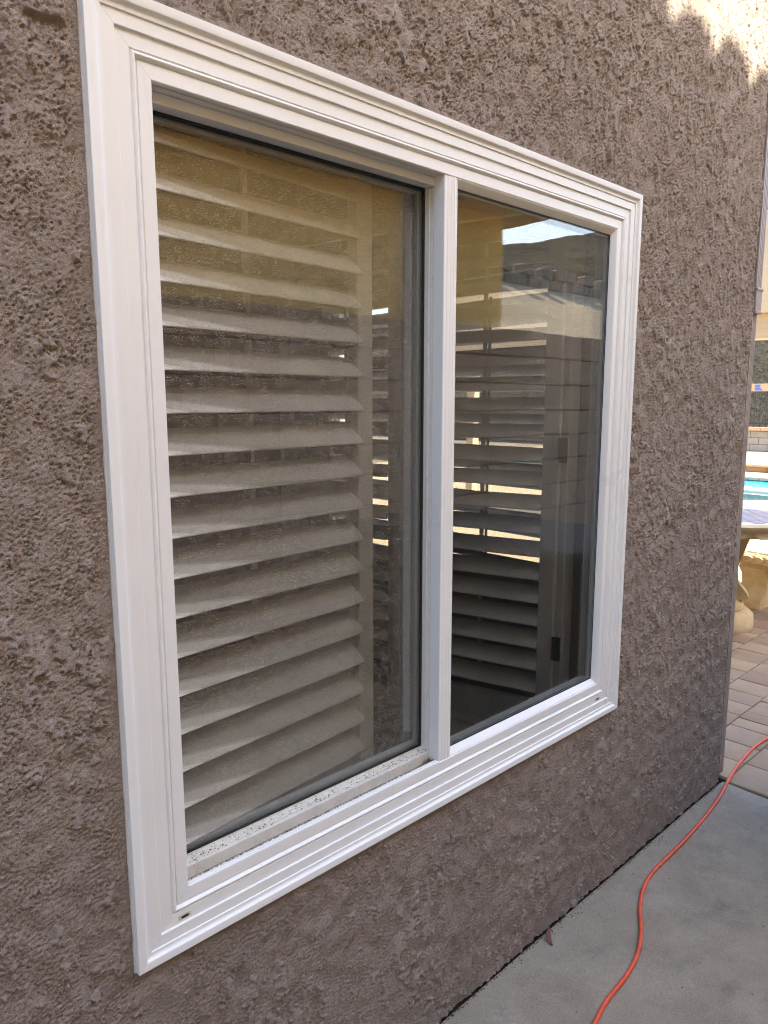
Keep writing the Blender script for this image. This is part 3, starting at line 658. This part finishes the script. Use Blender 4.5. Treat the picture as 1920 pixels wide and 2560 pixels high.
for i in range(62):
    o = bpy.data.objects.new('picket', pme); COL.objects.link(o); o.parent = fe; o.location = (0, -3.6+i*.165, 0)
for z in (.80, 1.95):
    q = MB(); q.box(23.07, 23.13, 2.3, 12.8, z, z+.06); q.build('rail', M_iron, fe)
sg = empty('sign_board', (22.95, 7.1, 1.78), 'long peach coloured board with a blue printed emblem fixed along the iron fence', 'board')
q = MB(); q.bbox(22.93, 22.98, 4.9, 7.6, 1.78, 2.0, .004); q.build('panel', M_cap, sg)
M_blue = mat('blue_print', (.03, .14, .62), .6)
for i in range(4):
    q = MB(); wv = (.34, .26, .20, .24)[i]; q.box(22.924, 22.9285, 7.30-wv*.5, 7.33, 1.805+i*.044, 1.838+i*.044); q.build('emblem_bar', M_blue, sg)
# patio cover beam
pc = empty('patio_cover', (9.2, 3, 0), 'pale patio cover edge with stacked beams above the pool', 'patio cover')
M_beam = mat('cream_beam', (.74, .64, .45), .7, .3); n = N(M_beam); n.col(n.ramp(n.noise(n.scaled(n.coord('world'), (1, .3, 6)), 3, 4), [(.3, (.50, .40, .25)), (.7, (.58, .48, .32))]))
q = MB(); q.bbox(9.05, 9.30, .2, 7, 2.19, 2.475, .006); q.build('beam', M_beam, pc)
q = MB(); q.bbox(8.98, 9.40, .1, 7.1, 2.477, 3.6, .006); q.build('fascia', M_trimtan, pc)
for yy in (.35, 6.6):
    q = MB(); q.bbox(9.1, 9.25, yy, yy+.15, -.0, 2.188, .01); q.build('post', M_beam, pc)

# concrete mosaic table and bench
M_cast = mat('cast_stone', (.66, .54, .34), .85, .2); n = N(M_cast); p = n.coord('world'); n.col(n.ramp(n.noise(p, 12, 5), [(.3, (.50, .39, .22)), (.7, (.64, .52, .33))])); n.bump(n.noise(p, 90, 4), .4, .004)
M_mos = mat('mosaic_tile', (.45, .42, .48), .3); n = N(M_mos); oi = n.t.nodes.new('ShaderNodeObjectInfo').outputs['Random']; n.col(n.ramp(oi, [(0., (.32, .34, .48)), (.4, (.50, .42, .42)), (.7, (.38, .38, .50)), (1., (.55, .47, .40))]))
M_grout = mat('grout', (.72, .68, .58), .9)
TX, TY = 4.78, .92
tb = empty('patio_table', (TX, TY, 0), 'round cast stone patio table with mosaic top and scrolled pedestal', 'table')
q = MB(); q.lathe([(0, .052), (.20, .052), (.235, .06), (.255, .09), (.262, .06), (.262, .012), (.25, 0)], TX, TY, 48)
q.v = []; q.f = []; q.lathe([(0, .20), (.14, .20), (.175, .185), (.20, .155), (.205, .135), (.195, .125), (.235, .115), (.262, .09), (.268, .02), (.262, 0), (0, 0)], TX, TY, 48); q.build('base', M_cast, tb, smooth=50)
q = MB(); q.lathe([(.13, .19), (.115, .26), (.10, .34), (.085, .45), (.10, .56), (.17, .64), (.22, .665), (0, .665)], TX, TY, 32); q.build('pedestal', M_cast, tb, smooth=60)
for k_ in range(4):     # scrolled feet up the pedestal
    a = R_(20+90*k_); pr_ = [(.10, .60), (.17, .63), (.21, .60), (.18, .50), (.15, .40), (.16, .30), (.215, .235), (.225, .205), (.205, .185), (.10, .19)]
    q = MB(); q.extrude(pr_, -.045, .045, 'y')
    q.v = [(TX+x*math.cos(a)-y*math.sin(a), TY+x*math.sin(a)+y*math.cos(a), z) for x, y, z in q.v]; q.build('scroll', M_cast, tb, smooth=50)
q = MB(); q.lathe([(0, .664), (.50, .664), (.555, .672), (.585, .70), (.595, .725), (.612, .735), (.616, .750), (.605, .757), (0, .757)], TX, TY, 64); q.build('top', M_cast, tb, smooth=40)
q = MB()
for k_ in range(22):
    a = 2*math.pi*k_/22; c_, s2 = math.cos(a), math.sin(a)
    b0 = len(q.v); kk = 10
    for rr_, out in ((1, .0), (.8, .014), (.55, .008), (0.0, .012)):
        for i in range(kk):
            t = 2*math.pi*i/kk; lx = .072*rr_*math.cos(t); lz_ = .026*rr_*math.sin(t)
            rad = .578+out; q.v.append((TX+rad*c_-lx*s2, TY+rad*s2+lx*c_, .698+lz_))
    for rI in range(3):
        for i in range(kk): q.f.append((b0+rI*kk+i, b0+rI*kk+(i+1) % kk, b0+(rI+1)*kk+(i+1) % kk, b0+(rI+1)*kk+i))
q.build('oval_moulding', M_cast, tb, smooth=60)
def mosaic(cx, cy, inside, z, parent, rot):
    s_, g_ = .105, .006; cnt = 0; tmes = {}
    q = MB(); 
    mb = MB(); mb.bbox(g_/2, s_-g_/2, g_/2, s_*.62-g_/2, 0, .003, .0008); tm = mesh('tile', mb.v, mb.f, M_mos)
    for i in range(-9, 9):
        for j in range(-14, 14):
            x = i*s_+(s_/2 if j % 2 else 0); y = j*s_*.62; c_, s2 = math.cos(rot), math.sin(rot)
            X_ = x*c_-y*s2+cx; Y_ = x*s2+y*c_+cy
            if inside(X_, Y_):
                o = bpy.data.objects.new('tile', tm); COL.objects.link(o); o.parent = parent; o.location = (X_-parent.location.x, Y_-parent.location.y, z-parent.location.z); o.rotation_euler = (0, 0, rot-0); cnt += 1
    return cnt
q = MB(); q.lathe([(0, .7585), (.57, .7585), (.57, .756)], TX, TY, 48); q.build('grout_bed', M_grout, tb)
mosaic(TX, TY, lambda x, y: math.hypot(x+.04-TX, y+.03-TY) < .50, .759, tb, R_(38))
# curved bench
bn = empty('stone_bench', (5.75, .75, 0), 'curved cast stone bench with mosaic seat standing behind the table', 'bench')
def arcseg(r0, r1, a0, a1, z0, z1, k=18):
    q = MB(); prof = [(r0+.01, z0), (r1-.01, z0), (r1, z0+.012), (r1, z1-.012), (r1-.012, z1), (r0+.012, z1), (r0, z1-.012), (r0, z0+.012)]
    n_ = len(prof)
    for j in range(k+1):
        a = a0+(a1-a0)*j/k
        for rr_, z in prof: q.v.append((TX+rr_*math.cos(a), TY+rr_*math.sin(a), z))
    for j in range(k):
        for i in range(n_): q.f.append((j*n_+i, (j+1)*n_+i, (j+1)*n_+(i+1) % n_, j*n_+(i+1) % n_))
    q.f += [tuple(range(n_)), tuple(k*n_+i for i in range(n_))[::-1]]; return q
B0, B1 = .53, .88
arcseg(B0, B1, R_(-48), R_(18), .33, .40).build('seat', M_cast, bn, smooth=40)
arcseg(B0+.03, B1-.03, R_(-46), R_(16), .4005, .4015).build('grout_bed', M_grout, bn)
mosaic(TX, TY, lambda x, y: B0+.04 < math.hypot(x+.04-TX, y+.03-TY) < B1-.05 and R_(-45) < math.atan2(y+.03-TY, x+.04-TX) < R_(13), .402, bn, R_(38))
q = MB()
for k_ in range(8):
    a = R_(-44+8.2*k_); c_, s2 = math.cos(a), math.sin(a); b0 = len(q.v); kk = 10
    for rr_, out in ((1, .0), (.8, .012), (.55, .006), (0., .010)):
        for i in range(kk):
            t = 2*math.pi*i/kk; lx = .048*rr_*math.cos(t); rad = B0-out; q.v.append((TX+rad*c_-lx*s2, TY+rad*s2+lx*c_, .364+.027*rr_*math.sin(t)))
    for rI in range(3):
        for i in range(kk): q.f.append((b0+rI*kk+i, b0+rI*kk+(i+1) % kk, b0+(rI+1)*kk+(i+1) % kk, b0+(rI+1)*kk+i))
q.build('oval_moulding', M_cast, bn, smooth=60)
for aa in (-38, -4):
    a = R_(aa); pr_ = [(.60, .329), (.82, .329), (.83, .29), (.77, .24), (.78, .17), (.83, .12), (.84, .06), (.84, 0), (.56, 0), (.56, .06), (.585, .12), (.64, .17), (.62, .24), (.57, .29)]
    q = MB(); q.extrude(pr_, -.085, .085, 'y'); q.v = [(TX+x*math.cos(a)-y*math.sin(a), TY+x*math.sin(a)+y*math.cos(a), z) for x, y, z in q.v]; q.build('leg', M_cast, bn, smooth=40)
